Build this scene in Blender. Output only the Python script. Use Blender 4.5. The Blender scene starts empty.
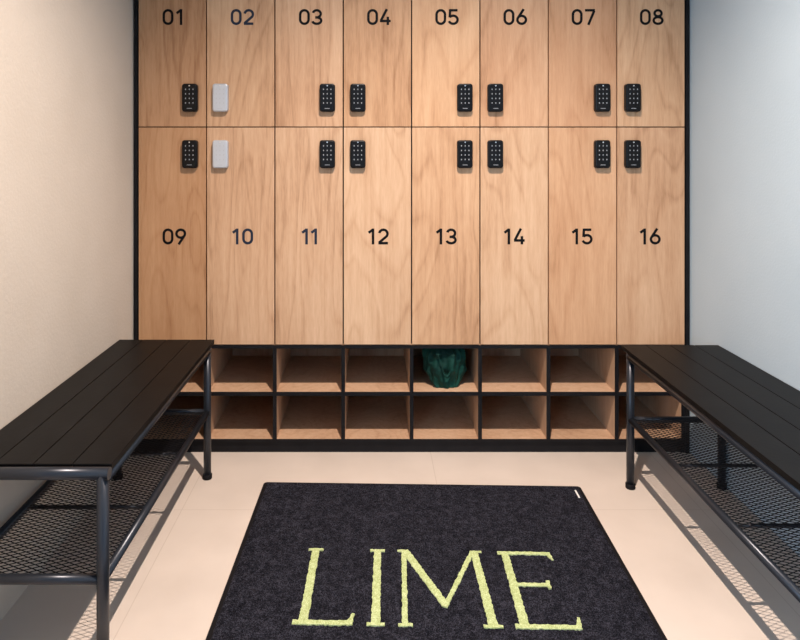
import bpy, bmesh, math, random
from mathutils import Vector, Matrix, noise
random.seed(4)
S=bpy.context.scene
C=S.collection
S.view_settings.view_transform='Standard'

# ------------------------------------------------------------ helpers
def link(o,parent=None):
    C.objects.link(o)
    if parent is not None: o.parent=parent
    return o
def empty(name,loc=(0,0,0),rz=0):
    e=bpy.data.objects.new(name,None); e.empty_display_size=.1
    e.location=loc; e.rotation_euler=(0,0,rz); return link(e)
def finish(name,bm,mat,parent=None,smooth=False,bevel=0,loc=(0,0,0)):
    me=bpy.data.meshes.new(name)
    bmesh.ops.recalc_face_normals(bm,faces=bm.faces)
    bm.to_mesh(me); bm.free()
    if mat: me.materials.append(mat)
    if smooth:
        for p in me.polygons: p.use_smooth=True
    o=bpy.data.objects.new(name,me); o.location=loc
    link(o,parent)
    if bevel:
        m=o.modifiers.new('bev','BEVEL'); m.width=bevel; m.segments=3; m.limit_method='ANGLE'
    return o
def abox(bm,x0,x1,y0,y1,z0,z1):
    v=[bm.verts.new(p) for p in ((x0,y0,z0),(x1,y0,z0),(x1,y1,z0),(x0,y1,z0),(x0,y0,z1),(x1,y0,z1),(x1,y1,z1),(x0,y1,z1))]
    for f in ((0,3,2,1),(4,5,6,7),(0,1,5,4),(1,2,6,5),(2,3,7,6),(3,0,4,7)): bm.faces.new([v[i] for i in f])
def box(name,x0,x1,y0,y1,z0,z1,mat,parent=None,bevel=0,center=True):
    bm=bmesh.new(); cx,cy,cz=(x0+x1)/2,(y0+y1)/2,(z0+z1)/2
    if not center: cx=cy=cz=0
    abox(bm,x0-cx,x1-cx,y0-cy,y1-cy,z0-cz,z1-cz)
    return finish(name,bm,mat,parent,bevel=bevel,loc=(cx,cy,cz))
def tube(bm,a,b,r,n=20,cap=True):
    a=Vector(a);b=Vector(b);d=(b-a)
    q=d.to_track_quat('Z','Y'); rings=[]
    for p in (a,b):
        rings.append([bm.verts.new(p+q@Vector((r*math.cos(2*math.pi*i/n),r*math.sin(2*math.pi*i/n),0))) for i in range(n)])
    for i in range(n):
        f=bm.faces.new((rings[0][i],rings[0][(i+1)%n],rings[1][(i+1)%n],rings[1][i])); f.smooth=True
    if cap:
        bm.faces.new(rings[0][::-1]); bm.faces.new(rings[1])
def rrect_pts(w,h,r,n=6):
    pts=[]
    for cx,cy,a0 in ((w/2-r,h/2-r,0),(-w/2+r,h/2-r,90),(-w/2+r,-h/2+r,180),(w/2-r,-h/2+r,270)):
        for i in range(n+1):
            a=math.radians(a0+90*i/n); pts.append((cx+r*math.cos(a),cy+r*math.sin(a)))
    return pts
def rrect_prism(bm,cx,cz,w,h,r,y0,y1,ch=0.003):
    L=[]
    for y,s in ((y0,0),(y1+ch,0),(y1+ch*.3,ch*.4),(y1,ch*1.2)):
        L.append([bm.verts.new((cx+px,y,cz+pz)) for px,pz in rrect_pts(w-2*s,h-2*s,max(r-s,.0005))])
    n=len(L[0])
    for k in range(len(L)-1):
        for i in range(n):
            bm.faces.new((L[k][i],L[k][(i+1)%n],L[k+1][(i+1)%n],L[k+1][i]))
    bm.faces.new(L[0][::-1]); bm.faces.new(L[-1])

# ------------------------------------------------------------ materials
def newmat(name,col=(.5,.5,.5),rough=.5,metal=0,spec=.5):
    m=bpy.data.materials.new(name); m.use_nodes=True
    b=m.node_tree.nodes['Principled BSDF']
    b.inputs['Base Color'].default_value=(*col,1); b.inputs['Roughness'].default_value=rough; b.inputs['Metallic'].default_value=metal
    b.inputs['Specular IOR Level'].default_value=spec
    return m,m.node_tree,b
def N(nt,t,**k):
    n=nt.nodes.new(t)
    for a,v in k.items():
        if a.startswith('i_'): n.inputs[a[2:].replace('_',' ')].default_value=v
        else: setattr(n,a,v)
    return n
def ramp(nt,stops):
    r=nt.nodes.new('ShaderNodeValToRGB'); e=r.color_ramp.elements
    e[0].position=stops[0][0]; e[0].color=(*stops[0][1],1)
    e[1].position=stops[-1][0]; e[1].color=(*stops[-1][1],1)
    for p,c in stops[1:-1]:
        x=e.new(p); x.color=(*c,1)
    return r
def noisy(name,c1,c2,scale,rough=.6,bump=.1,bscale=None,metal=0,dist=.01,detail=4,spec=.5):
    m,nt,b=newmat(name,c1,rough,metal,spec); L=nt.links
    tc=N(nt,'ShaderNodeTexCoord')
    n=N(nt,'ShaderNodeTexNoise',i_Scale=scale,i_Detail=detail); L.new(tc.outputs['Object'],n.inputs['Vector'])
    r=ramp(nt,[(.35,c1),(.65,c2)]); L.new(n.outputs['Fac'],r.inputs['Fac']); L.new(r.outputs['Color'],b.inputs['Base Color'])
    n2=N(nt,'ShaderNodeTexNoise',i_Scale=bscale or scale,i_Detail=detail); L.new(tc.outputs['Object'],n2.inputs['Vector'])
    bp=N(nt,'ShaderNodeBump',i_Strength=bump,i_Distance=dist); L.new(n2.outputs['Fac'],bp.inputs['Height']); L.new(bp.outputs['Normal'],b.inputs['Normal'])
    return m
def wood(name,dark,mid,light,var=.0):
    m,nt,b=newmat(name,mid,.5,0,.3); L=nt.links
    tc=N(nt,'ShaderNodeTexCoord'); oi=N(nt,'ShaderNodeObjectInfo')
    mul=N(nt,'ShaderNodeVectorMath',operation='SCALE')
    comb=N(nt,'ShaderNodeCombineXYZ',i_X=37.,i_Y=11.,i_Z=53.); L.new(comb.outputs[0],mul.inputs[0]); L.new(oi.outputs['Random'],mul.inputs['Scale'])
    add=N(nt,'ShaderNodeVectorMath',operation='ADD'); L.new(tc.outputs['Object'],add.inputs[0]); L.new(mul.outputs[0],add.inputs[1])
    def mapped(sc):
        mp=N(nt,'ShaderNodeMapping'); mp.inputs['Scale'].default_value=sc; L.new(add.outputs[0],mp.inputs['Vector']); return mp
    def mad(src,k,addsrc=None,const=0.):
        x=N(nt,'ShaderNodeMath',operation='MULTIPLY_ADD'); x.inputs[1].default_value=k; x.inputs[2].default_value=const
        L.new(src,x.inputs[0])
        if addsrc is not None: L.new(addsrc,x.inputs[2])
        return x.outputs[0]
    a=mapped((3.0,3.0,.62)); n1=N(nt,'ShaderNodeTexNoise',i_Scale=1.,i_Detail=2.6,i_Distortion=.4); n1.inputs['Roughness'].default_value=.5
    L.new(a.outputs[0],n1.inputs['Vector'])
    fr=N(nt,'ShaderNodeMath',operation='FRACT'); L.new(mad(n1.outputs['Fac'],17.),fr.inputs[0])
    r1=ramp(nt,[(0,(.22,.22,.22)),(.14,(.50,.50,.50)),(.78,(.66,.66,.66)),(1,(.22,.22,.22))]); L.new(fr.outputs[0],r1.inputs['Fac'])
    c=mapped((46,46,2.4)); n2=N(nt,'ShaderNodeTexNoise',i_Scale=1.6,i_Detail=6.); L.new(c.outputs[0],n2.inputs['Vector'])
    d=mapped((2.6,2.6,.8)); n3=N(nt,'ShaderNodeTexNoise',i_Scale=1.6,i_Detail=3.); L.new(d.outputs[0],n3.inputs['Vector'])
    f=mapped((260,260,26)); n4=N(nt,'ShaderNodeTexNoise',i_Scale=1.,i_Detail=2.); L.new(f.outputs[0],n4.inputs['Vector'])
    s=mad(r1.outputs['Color'],.40,None,-.66)
    s=mad(n2.outputs['Fac'],.55,s); s=mad(n3.outputs['Fac'],.85,s); s=mad(n4.outputs['Fac'],.35,s); s=mad(oi.outputs['Random'],.12,s)
    rr=ramp(nt,[(.05,dark),(.42,mid),(.85,light)]); L.new(s,rr.inputs['Fac'])
    if var:
        # veneer tone differs leaf by leaf (object colour, left-column shade included)
        mx=N(nt,'ShaderNodeMix',data_type='RGBA',blend_type='MULTIPLY'); mx.inputs[0].default_value=1.
        L.new(rr.outputs['Color'],mx.inputs[6]); L.new(oi.outputs['Color'],mx.inputs[7]); L.new(mx.outputs[2],b.inputs['Base Color'])
    else: L.new(rr.outputs['Color'],b.inputs['Base Color'])
    bp=N(nt,'ShaderNodeBump',i_Strength=.08,i_Distance=.002); L.new(n2.outputs['Fac'],bp.inputs['Height']); L.new(bp.outputs['Normal'],b.inputs['Normal'])
    return m

M_wall_l=noisy('plaster_beige',(.52,.47,.41),(.56,.51,.45),3,.9,.22,110,dist=.004,spec=.2)
M_wall_r=noisy('paint_daylight_tint',(.41,.51,.585),(.44,.54,.615),2,.85,.16,140,dist=.003,spec=.3)  # cool daylight falling on this wall is mixed into its paint colour
M_ceil=noisy('ceiling_paint',(.42,.42,.42),(.46,.46,.46),3,.9,.1,60)
M_wall_f=noisy('wall_grey_paint',(.25,.26,.28),(.28,.29,.31),3,.9,.1,60)
M_black=noisy('black_laminate',(.005,.005,.007),(.008,.008,.010),20,.5,.05,spec=.2)
M_steel,_,_=newmat('black_powder_coated_steel',(.028,.033,.044),.32,.5)
M_mesh,_,_=newmat('black_expanded_metal',(.006,.006,.008),.5,.2,.25)
M_slat=noisy('black_slat',(.0025,.0025,.003),(.0045,.0045,.005),14,.45,.1,90,dist=.002,spec=.11)
M_lock=newmat('lock_black_plastic',(.003,.003,.004),.35,0,.22)[0]
M_lockw=newmat('lock_brushed_silver',(.52,.56,.62),.3,.35)[0]
M_key=newmat('lock_key_legend',(.30,.32,.35),.5)[0]
M_keyg=newmat('lock_key_legend_grey',(.46,.49,.53),.5)[0]
M_num=newmat('number_vinyl_black',(.004,.004,.005),.6,0,.12)[0]
M_numb=newmat('number_vinyl_reflection_tint',(.015,.023,.045),.5,0,.2)[0]  # grey-blue reflection on some numbers, put into the vinyl colour
M_door=wood('veneer_door',(.32,.175,.095),(.55,.355,.225),(.70,.505,.35),1)
M_cub=wood('veneer_cubby',(.36,.21,.13),(.50,.325,.21),(.62,.43,.30))
M_rubber=newmat('mat_rubber_edge',(.006,.0055,.007),.7,0,.2)[0]
M_white=newmat('tag_white',(.8,.8,.78),.6)[0]
M_metal=newmat('aluminium',(.7,.7,.7),.3,1)[0]

def floor_mat():
    m,nt,b=newmat('floor_porcelain_tile',(.62,.55,.48),.45); L=nt.links
    tc=N(nt,'ShaderNodeTexCoord'); mp=N(nt,'ShaderNodeMapping'); mp.inputs['Location'].default_value=(-.218,-.4,0)
    L.new(tc.outputs['Object'],mp.inputs['Vector'])
    br=N(nt,'ShaderNodeTexBrick',offset=0.,squash=1.)
    br.inputs['Scale'].default_value=1.; br.inputs['Brick Width'].default_value=.8; br.inputs['Row Height'].default_value=.8
    br.inputs['Mortar Size'].default_value=.0014; br.inputs['Mortar Smooth'].default_value=.2
    br.inputs['Color1'].default_value=(1,1,1,1); br.inputs['Color2'].default_value=(.98,.98,.98,1); br.inputs['Mortar'].default_value=(.84,.82,.80,1)
    L.new(mp.outputs[0],br.inputs['Vector'])
    n=N(nt,'ShaderNodeTexNoise',i_Scale=5.,i_Detail=8.); L.new(tc.outputs['Object'],n.inputs['Vector'])
    r=ramp(nt,[(.3,(.58,.51,.455)),(.7,(.65,.575,.515))]); L.new(n.outputs['Fac'],r.inputs['Fac'])
    mx=N(nt,'ShaderNodeMix',data_type='RGBA',blend_type='MULTIPLY'); mx.inputs[0].default_value=1.
    L.new(r.outputs['Color'],mx.inputs[6]); L.new(br.outputs['Color'],mx.inputs[7]); L.new(mx.outputs[2],b.inputs['Base Color'])
    bp=N(nt,'ShaderNodeBump',i_Strength=.04,i_Distance=.002); n2=N(nt,'ShaderNodeTexNoise',i_Scale=90.); L.new(tc.outputs['Object'],n2.inputs['Vector']); L.new(n2.outputs['Fac'],bp.inputs['Height']); L.new(bp.outputs['Normal'],b.inputs['Normal'])
    return m
M_floor=floor_mat()
def pile(name,c0,c1,c2,fine=420):
    m,nt,b=newmat(name,c1,.95,0,.1); L=nt.links
    tc=N(nt,'ShaderNodeTexCoord')
    n=N(nt,'ShaderNodeTexNoise',i_Scale=fine,i_Detail=2.); L.new(tc.outputs['Object'],n.inputs['Vector'])
    n2=N(nt,'ShaderNodeTexNoise',i_Scale=60.,i_Detail=8.); n2.inputs['Roughness'].default_value=.85; L.new(tc.outputs['Object'],n2.inputs['Vector'])
    a=N(nt,'ShaderNodeMath',operation='ADD'); L.new(n.outputs['Fac'],a.inputs[0]); L.new(n2.outputs['Fac'],a.inputs[1])
    h=N(nt,'ShaderNodeMath',operation='MULTIPLY'); h.inputs[1].default_value=.5; L.new(a.outputs[0],h.inputs[0])
    r=ramp(nt,[(.40,c0),(.5,c1),(.6,c2)]); L.new(h.outputs[0],r.inputs['Fac']); L.new(r.outputs['Color'],b.inputs['Base Color'])
    bp=N(nt,'ShaderNodeBump',i_Strength=.9,i_Distance=.006); L.new(h.outputs[0],bp.inputs['Height']); L.new(bp.outputs['Normal'],b.inputs['Normal'])
    return m
M_pile=pile('mat_pile_charcoal',(.002,.002,.004),(.010,.0105,.016),(.055,.056,.078))
M_lime=pile('mat_pile_lime',(.36,.43,.17),(.50,.59,.28),(.66,.74,.43))
M_green=noisy('bag_green_cloth',(.0015,.022,.018),(.005,.058,.045),9,.75,.35,160,dist=.003,spec=.2)

# ------------------------------------------------------------ room
XL,XR=-.87,1.166; YB=2.85; YF=-2.2; H=2.6
box('floor',XL-.1,XR+.1,YF-.1,YB+.1,-.1,0,M_floor,center=False)
box('ceiling',XL-.1,XR+.1,YF-.1,YB+.1,H,H+.1,M_ceil)
bm=bmesh.new(); wy0,wy1,wz0,wz1=-1.7,-.25,.4,2.3
abox(bm,XL-.1,XL,wy1,YB,0,H); abox(bm,XL-.1,XL,YF,wy0,0,H); abox(bm,XL-.1,XL,wy0,wy1,0,wz0); abox(bm,XL-.1,XL,wy0,wy1,wz1,H)
finish('wall_left',bm,M_wall_l)
box('wall_right',XR,XR+.1,YF,YB,0,H,M_wall_r)
box('wall_back',XL-.1,XR+.1,YB,YB+.1,0,H,M_wall_l)
box('wall_front',XL-.1,XR+.1,YF-.1,YF,0,H,M_wall_f)
w=empty('window_1')
bm=bmesh.new()
t=.04
abox(bm,XL-.07,XL-.03,wy0,wy1,wz0,wz0+t); abox(bm,XL-.07,XL-.03,wy0,wy1,wz1-t,wz1)
abox(bm,XL-.07,XL-.03,wy0,wy0+t,wz0,wz1); abox(bm,XL-.07,XL-.03,wy1-t,wy1,wz0,wz1); abox(bm,XL-.07,XL-.03,(wy0+wy1)/2-.015,(wy0+wy1)/2+.015,wz0,wz1)
finish('frame',bm,M_black,w)

# ------------------------------------------------------------ lockers
LK=empty('locker_cabinet')
YL=2.376; P=.25; X0=-.8516; D=.44
ZB,ZM,ZT=.394,1.191,1.988
box('carcass',X0,X0+8*P,YL+.020,YL+D,ZB,ZT,M_black,LK)
box('side_panel_l',X0-.012,X0-.001,YL-.004,YL+D,0,ZT+.012,M_black,LK)
box('side_panel_r',X0+8*P+.001,X0+8*P+.014,YL-.004,YL+D,0,ZT+.012,M_black,LK)
box('top_panel',X0-.001,X0+8*P+.001,YL-.004,YL+D,ZT+.001,ZT+.012,M_black,LK)
g=.0023
# veneer tone per leaf: redder / browner sheets among pale ones; left-column shade painted in
tones=[(.80,.70,.60),(.93,.88,.82),(.97,.92,.88),(.93,.85,.76),(.99,.90,.80),(.93,.82,.74),(.88,.74,.64),(.97,.90,.82),
       (.76,.64,.52),(.96,.93,.90),(1,.99,.98),(1,.98,.95),(.99,.93,.86),(1,.97,.93),(.92,.80,.70),(.95,.88,.82)]
for r,(z0,z1) in enumerate(((ZM,ZT),(ZB,ZM))):
    for c in range(8):
        d=box('door_%02d'%(r*8+c+1),X0+c*P+g,X0+(c+1)*P-g,YL,YL+.018,z0+g*.8,z1-g*.8,M_door,LK,bevel=.0006)
        d.color=(*tones[r*8+c],1)
def board(nm,z0,z1):
    box(nm,X0,X0+8*P,YL+.002,YL+D-.02,z0,z1,M_cub,LK)
    box(nm+'_edge',X0,X0+8*P,YL-.002,YL+.002,z0,z1,M_black,LK)
board('cubby_bottom',.040,.050); board('cubby_middle',.209,.2225); board('cubby_top',ZB-.012,ZB-.001)
for c in range(9):
    x=X0+c*P
    if c==0: x+=.007
    if c==8: x-=.007
    for k,(a,b_) in enumerate(((.050,.209),(.2225,ZB-.012))):
        box('divider_%d_%d'%(c,k),x-.0065,x+.0065,YL+.002,YL+D-.02,a,b_,M_cub,LK)
        box('divider_edge_%d_%d'%(c,k),x-.0068,x+.0068,YL-.0015,YL+.002,a,b_,M_black,LK)
box('cubby_back',X0,X0+8*P,YL+D-.02,YL+D-.005,.036,ZB-.002,M_cub,LK)
box('plinth',X0,X0+8*P,YL+.006,YL+.03,0,.040,M_black,LK)

def arc(cx,cy,rx,ry,a0,a1,n=18):
    return [(cx+rx*math.cos(math.radians(a0+(a1-a0)*i/n)),cy+ry*math.sin(math.radians(a0+(a1-a0)*i/n))) for i in range(n+1)]
T=.080
DG={
'0':[arc(.34,.655,.265,.27,0,180)+arc(.34,.345,.265,.27,180,360)+[(.605,.655)]],
'1':[[(.36,0),(.36,1)],[(.08,.735),(.36,.94)]],
'2':[arc(.33,.67,.26,.255,170,-38)+[(.05,.1)],[(.02,T),(.62,T)]],
'3':[arc(.32,.70,.25,.225,165,-90),arc(.32,.275,.28,.20,90,-168),[(.22,.475),(.34,.475)]],
'4':[[(.44,1),(.06,.27)],[(.0,.25),(.68,.25)],[(.5,.0),(.5,.52)]],
'5':[[(.1,.925),(.6,.925)],[(.13,.99),(.1,.47)],arc(.32,.33,.28,.255,140,-160)],
'6':[arc(.34,.325,.27,.25,0,360,28),[(.47,1),(.30,.74),(.105,.44)]],
'7':[[(.03,.925),(.66,.925)],[(.62,.9),(.24,0)]],
'8':[arc(.34,.735,.22,.19,0,360,26),arc(.34,.285,.275,.21,0,360,28)],
'9':[arc(.34,.675,.27,.25,0,360,28),[(.21,0),(.38,.26),(.575,.56)]],
}
def ribbon(bm,pts,hw,f):
    n=len(pts); closed=(abs(pts[0][0]-pts[-1][0])+abs(pts[0][1]-pts[-1][1]))<1e-5
    rows=[]
    for i in range(n):
        a=pts[i-1] if i>0 else (pts[-2] if closed else pts[0])
        b=pts[i+1] if i<n-1 else (pts[1] if closed else pts[-1])
        d=Vector((b[0]-a[0],b[1]-a[1])).normalized(); nx,ny=-d.y*hw,d.x*hw
        rows.append((bm.verts.new(f(pts[i][0]+nx,pts[i][1]+ny)),bm.verts.new(f(pts[i][0]-nx,pts[i][1]-ny))))
    for i in range(n-1): bm.faces.new((rows[i][0],rows[i+1][0],rows[i+1][1],rows[i][1]))
def number(s,cx,cz,h,y):
    bm=bmesh.new(); adv=.80
    offs=[0,adv]
    if s=='11': offs=[.08,.66]
    elif s[0]=='1': offs=[.0,.68]
    wtot=offs[1]+.68
    for i,ch in enumerate(s):
        ox=offs[i]-wtot/2
        for k,st in enumerate(DG[ch]):
            ribbon(bm,st,T,lambda u,v:(cx+(u+ox)*h,y-.00005*k,cz+(v-.5)*h))
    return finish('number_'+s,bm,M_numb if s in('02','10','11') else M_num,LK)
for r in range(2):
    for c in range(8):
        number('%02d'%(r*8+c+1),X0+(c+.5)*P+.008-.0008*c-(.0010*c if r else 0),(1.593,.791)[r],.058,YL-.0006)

def lock(nm,cx,cz,silver):
    bm=bmesh.new(); rrect_prism(bm,cx,cz,.056,.102,.010,YL+.0005,YL-.020,.004)
    finish(nm+'_body',bm,M_lockw if silver else M_lock,LK,bevel=0)
    bm=bmesh.new()
    for i in range(3):
        for j in range(4):
            kx=cx+(i-1)*.0135; kz=cz+.030-j*.0165
            pts=[(kx+.0019*math.cos(a*math.pi/4),YL-.0204,kz+.0030*math.sin(a*math.pi/4)) for a in range(8)]
            bm.faces.new([bm.verts.new(p) for p in pts])
    abox(bm,cx-.009,cx+.009,YL-.0206,YL-.0195,cz-.0400,cz-.0382)
    finish(nm+'_keys',bm,M_keyg if silver else M_key,LK)
    bm=bmesh.new(); tube(bm,(cx,YL-.0195,cz+.043),(cx,YL-.0215,cz+.043),.0025,14)
    finish(nm+'_sensor',bm,M_metal,LK)
for r,z in enumerate((1.297,1.092)):
    for c in range(8):
        cx=X0+(c+1)*P-.057 if c%2==0 else X0+c*P+.054
        lock('keypad_%02d'%(r*8+c+1),cx,z,c==1)

# ------------------------------------------------------------ benches
def lattice(bm,x0,x1,y0,y1,z,px=.028,py=.0125,w=.0011,th=.0014):
    k=py/px
    for sgn in (1,-1):
        span=k*(x1-x0); c=y0-span
        while c<y1+span:
            def yy(x): return sgn*k*(x-x0)+c
            if sgn>0:
                xa=max(x0,x0+(y0-c)/k); xb=min(x1,x0+(y1-c)/k)
            else:
                xa=max(x0,x0+(c-y1)/k); xb=min(x1,x0+(c-y0)/k)
            if xb-xa>.002:
                a=Vector((xa,yy(xa),z)); b=Vector((xb,yy(xb),z)); d=(b-a).normalized(); nn=Vector((-d.y,d.x,0))*w/2*1.2
                zz=th/2
                vs=[bm.verts.new(p) for p in (a-nn+Vector((0,0,-zz)),b-nn+Vector((0,0,-zz)),b+nn+Vector((0,0,-zz)),a+nn+Vector((0,0,-zz)),a-nn+Vector((0,0,zz)),b-nn+Vector((0,0,zz)),b+nn+Vector((0,0,zz)),a+nn+Vector((0,0,zz)))]
                for f in ((0,3,2,1),(4,5,6,7),(0,1,5,4),(2,3,7,6)): bm.faces.new([vs[i] for i in f])
            c+=py
def bench(x0,x1,y0,y1):
    B=empty('storage_bench',((x0+x1)/2,(y0+y1)/2,0))
    hx,hy=(x1-x0)/2,(y1-y0)/2; top=.455; sw=2*hx/4; r=.0125
    for i in range(4):
        box('slat_%d'%(i+1),-hx+i*sw+.0008,-hx+(i+1)*sw-.0008,-hy+2*r,hy,top-.014,top,M_slat,B,bevel=.0014)
    lx=hx-r-.001; ly=hy-.045; lyn=hy-r
    bm=bmesh.new(); zt=top-.014-r; ze=top-r-.001; zs=.224
    for sx in (-1,1):
        tube(bm,(sx*lx,-lyn,.012),(sx*lx,-lyn,ze),r); tube(bm,(sx*lx,ly,.012),(sx*lx,ly,zt+r),r)
        tube(bm,(sx*lx,-lyn,zt),(sx*lx,ly,zt),r)
        tube(bm,(sx*lx,-lyn,zs),(sx*lx,ly,zs),r*.8)
    tube(bm,(-hx,-lyn,ze),(hx,-lyn,ze),r); tube(bm,(-lx,ly,zt),(lx,ly,zt),r)
    for yy in (-lyn,ly): tube(bm,(-lx,yy,zs),(lx,yy,zs),r*.8)
    for f in (-1/3,1/3):
        yc=(ly-lyn)/2+f*(ly+lyn)/2
        tube(bm,(-lx,yc,zs-.008),(lx,yc,zs-.008),.005,12)
        tube(bm,(-lx,yc,zt),(lx,yc,zt),.009,12)
    finish('frame',bm,M_steel,B)
    bm=bmesh.new()
    for sx in (-1,1):
        for yy in (-lyn,ly): tube(bm,(sx*lx,yy,0),(sx*lx,yy,.016),r+.003)
    finish('foot_caps',bm,M_rubber,B,bevel=.002)
    bm=bmesh.new(); lattice(bm,-lx,lx,-lyn,ly,zs+.004)
    finish('mesh_shelf',bm,M_mesh,B)
    return B
bench(-.866,-.538,1.325,2.236)
bench(.836,1.162,1.235,2.174)

# ------------------------------------------------------------ mat
MT=empty('door_mat',(.146,1.398,0),math.radians(-1.5))
hw,hl=.522,.752
bm=bmesh.new()
L=[]
for z,s in ((0,0),(.0025,.001),(.004,.010),(.004,.014)):
    L.append([bm.verts.new((px,py,z)) for px,py in rrect_pts(2*(hw-s),2*(hl-s),.012)])
for k in range(3):
    n=len(L[0])
    for i in range(n): bm.faces.new((L[k][i],L[k][(i+1)%n],L[k+1][(i+1)%n],L[k+1][i]))
bm.faces.new(L[0][::-1]); bm.faces.new(L[-1])
finish('rubber_base',bm,M_rubber,MT)
bm=bmesh.new(); nx,ny=260,370; V=[]
ex,ey=hw-.012,hl-.012
for j in range(ny+1):
    row=[]
    for i in range(nx+1):
        x=-ex+2*ex*i/nx; y=-ey+2*ey*j/ny
        edge=min(i,nx-i,j,ny-j)
        if edge==0:
            x+=random.uniform(-.0012,.0012); y+=random.uniform(-.0012,.0012); z=.004
        else: z=.0085+.0010*noise.noise(Vector((x*60,y*60,0)))+random.uniform(-.0008,.0008)
        row.append(bm.verts.new((x,y,z)))
    V.append(row)
for j in range(ny):
    for i in range(nx): bm.faces.new((V[j][i],V[j][i+1],V[j+1][i+1],V[j+1][i]))
finish('pile',bm,M_pile,MT,smooth=True)
bm=bmesh.new()
def st(a,b,wa,wb,z=.0108):
    a=Vector(a);b=Vector(b);d=b-a; n=max(2,int(d.length/.005)); dd=d.normalized(); nn=Vector((-dd.y,dd.x)); rows=[]
    for i in range(n+1):
        t=i/n; p=a+d*t; hwid=(wa+(wb-wa)*t)/2
        l=p+nn*(hwid+random.uniform(-.0014,.0014)); r=p-nn*(hwid+random.uniform(-.0014,.0014))
        rows.append([bm.verts.new((l.x,l.y,z)),bm.verts.new((r.x,r.y,z)),bm.verts.new((r.x,r.y,.007)),bm.verts.new((l.x,l.y,.007))])
    for i in range(n):
        A,Bq=rows[i],rows[i+1]
        for k in range(4): bm.faces.new((A[k],A[(k+1)%4],Bq[(k+1)%4],Bq[k]))
    bm.faces.new(rows[0]); bm.faces.new(rows[-1][::-1])
b0=.097; tp=b0+.286; ox=-.146
def X(v): return v+ox
# L
st((X(-.161),b0),(X(-.161),tp),.022,.019); st((X(-.181),tp-.004),(X(-.140),tp-.004),.008,.008,.0109)
st((X(-.186),b0+.007),(X(-.046),b0+.007),.014,.014,.0110); st((X(-.054),b0+.005),(X(-.045),b0+.038),.015,.006,.0111)
# I
st((X(.008),b0),(X(.008),tp),.021,.019); st((X(-.012),tp-.004),(X(.028),tp-.004),.008,.008,.0109); st((X(-.013),b0+.005),(X(.029),b0+.005),.009,.009,.0109)
# M
st((X(.076),b0),(X(.080),tp),.014,.012); st((X(.060),b0+.005),(X(.094),b0+.005),.009,.009,.0109); st((X(.062),tp-.004),(X(.090),tp-.004),.008,.008,.0112)
st((X(.082),tp-.002),(X(.176),b0+.072),.021,.018,.0110); st((X(.173),b0+.066),(X(.267),tp-.002),.012,.012,.0111)
st((X(.280),b0),(X(.271),tp),.022,.019,.0107); st((X(.257),b0+.005),(X(.302),b0+.005),.009,.009,.0109); st((X(.260),tp-.004),(X(.291),tp-.004),.008,.008,.0112)
# E
st((X(.352),b0),(X(.354),tp),.022,.019); st((X(.334),tp-.006),(X(.476),tp-.006),.012,.012,.0109); st((X(.330),b0+.007),(X(.481),b0+.007),.014,.013,.0109)
st((X(.355),b0+.152),(X(.443),b0+.152),.012,.012,.0110); st((X(.470),tp-.004),(X(.477),tp-.034),.012,.006,.0111); st((X(.474),b0+.004),(X(.484),b0+.038),.015,.006,.0111)
st((X(.442),b0+.138),(X(.442),b0+.168),.008,.008,.0111)
finish('lime_lettering',bm,M_lime,MT)
box('care_tag',hw-.030,hw-.025,hl-.085,hl-.040,.0085,.0102,M_white,MT)

# ------------------------------------------------------------ green bag
bm=bmesh.new(); nu,nv=140,80
bz=.2235; bx=X0+4*P+.134; by=YL+.078; hh=.152; rings=[]
for j in range(nv+1):
    t=j/nv; row=[]
    wx=.047+.030*min(1,t*2.6)**.7-.014*max(0,t-.86)/.14
    wy=.045+.018*math.sin(t*math.pi*.7)-.02*max(0,t-.86)/.14
    lean=-.010*t
    for i in range(nu):
        a=2*math.pi*i/nu
        fold=.13*math.sin(7*a+4*t+1.8*math.sin(3.5*t))+.08*math.sin(15*a-7*t)+.45*noise.noise(Vector((math.cos(a)*2.2,math.sin(a)*2.2,t*3.4+5)))+.15*noise.noise(Vector((math.cos(a)*5,math.sin(a)*5,t*7)))
        k=1+fold*(.5+.4*t)
        x=wx*math.cos(a)*(1+(k-1)*.35)+lean; y=wy*math.sin(a)*k
        z=t*hh*(1+.04*noise.noise(Vector((math.cos(a)*1.2,math.sin(a)*1.2,9)))*t)
        row.append(bm.verts.new((x,y,z)))
    rings.append(row)
for j in range(nv):
    for i in range(nu): bm.faces.new((rings[j][i],rings[j][(i+1)%nu],rings[j+1][(i+1)%nu],rings[j+1][i]))
bm.faces.new(rings[0][::-1])
c=bm.verts.new((-.01,0,hh*.9))
for i in range(nu): bm.faces.new((rings[-1][i],rings[-1][(i+1)%nu],c))
BG=empty('cloth_bag',(bx,by,bz))
finish('sack',bm,M_green,BG,smooth=True)
bm=bmesh.new(); rr=[]
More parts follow.
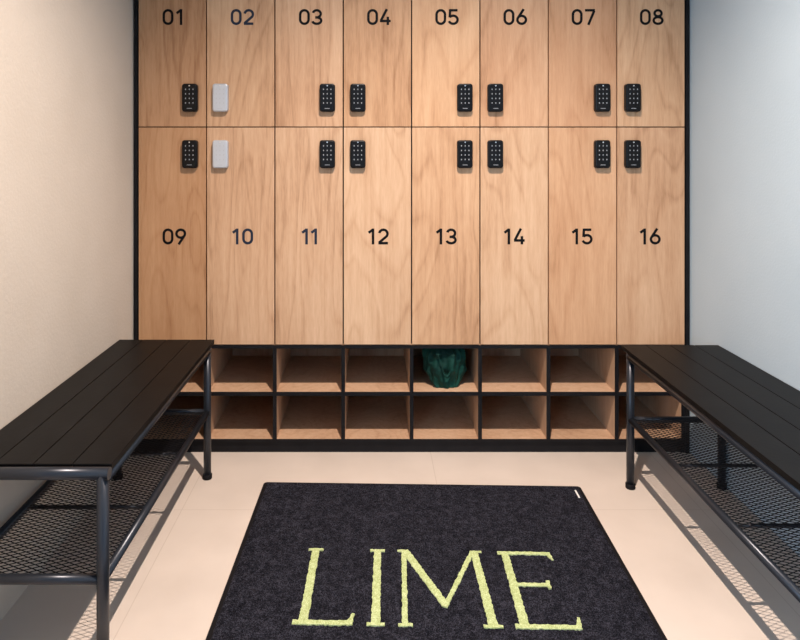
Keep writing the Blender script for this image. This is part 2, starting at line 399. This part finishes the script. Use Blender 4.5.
for i in range(21):
    t=i/20; a=math.pi*t
    p=Vector((-.035+.060*t,-.064-.010*math.sin(a),.128-.075*math.sin(a)))
    rr.append([bm.verts.new(p+Vector((0,-.002,.006))),bm.verts.new(p+Vector((.0,-.002,-.006))),bm.verts.new(p+Vector((.0,.004,-.006))),bm.verts.new(p+Vector((0,.004,.006)))])
for i in range(20):
    for k in range(4): bm.faces.new((rr[i][k],rr[i][(k+1)%4],rr[i+1][(k+1)%4],rr[i+1][k]))
bm.faces.new(rr[0]); bm.faces.new(rr[-1][::-1])
finish('strap',bm,M_green,BG,smooth=True)

# ------------------------------------------------------------ lights
def emis(name,col,st_):
    m,nt,b=newmat(name,(0,0,0)); b.inputs['Emission Color'].default_value=(*col,1); b.inputs['Emission Strength'].default_value=st_; return m
M_em=emis('downlight_led',(1,.86,.7),12)
def downlight(x,y,power,col=(1,.80,.62),size=150,blend=.6,rad=.02):
    e=empty('ceiling_downlight',(x,y,H))
    bm=bmesh.new(); tube(bm,(0,0,-.012),(0,0,0),.052,32); finish('trim_ring',bm,M_metal,e)
    bm=bmesh.new(); tube(bm,(0,0,-.014),(0,0,-.012),.040,32); finish('lens',bm,M_em,e)
    l=bpy.data.lights.new('led','SPOT'); l.energy=power; l.color=col; l.spot_size=math.radians(size); l.spot_blend=blend; l.shadow_soft_size=rad
    o=bpy.data.objects.new('led',l); o.location=(0,0,-.03); link(o,e)
downlight(.20,1.05,390,(1,.82,.69),128,.9,.012)
l=bpy.data.lights.new('window_daylight','AREA'); l.shape='RECTANGLE'; l.size=1.8; l.size_y=1.4; l.energy=85; l.color=(.50,.75,1)
o=bpy.data.objects.new('window_daylight',l); o.location=(XL-.15,(wy0+wy1)/2,(wz0+wz1)/2); o.rotation_euler=(0,math.radians(-90),0); link(o)
W=bpy.data.worlds.new('World'); S.world=W; W.use_nodes=True
nt=W.node_tree; bg=nt.nodes['Background']; bg.inputs['Color'].default_value=(.6,.78,1,1); bg.inputs['Strength'].default_value=1.0

# ------------------------------------------------------------ camera
cd=bpy.data.cameras.new('Camera'); cd.sensor_width=36; cd.lens=29.25; cd.shift_x=.03625; cd.shift_y=-.2125; cd.clip_start=.02
co=bpy.data.objects.new('Camera',cd); co.location=(0,0,1.107); co.rotation_euler=(math.radians(90),0,0); link(co); S.camera=co
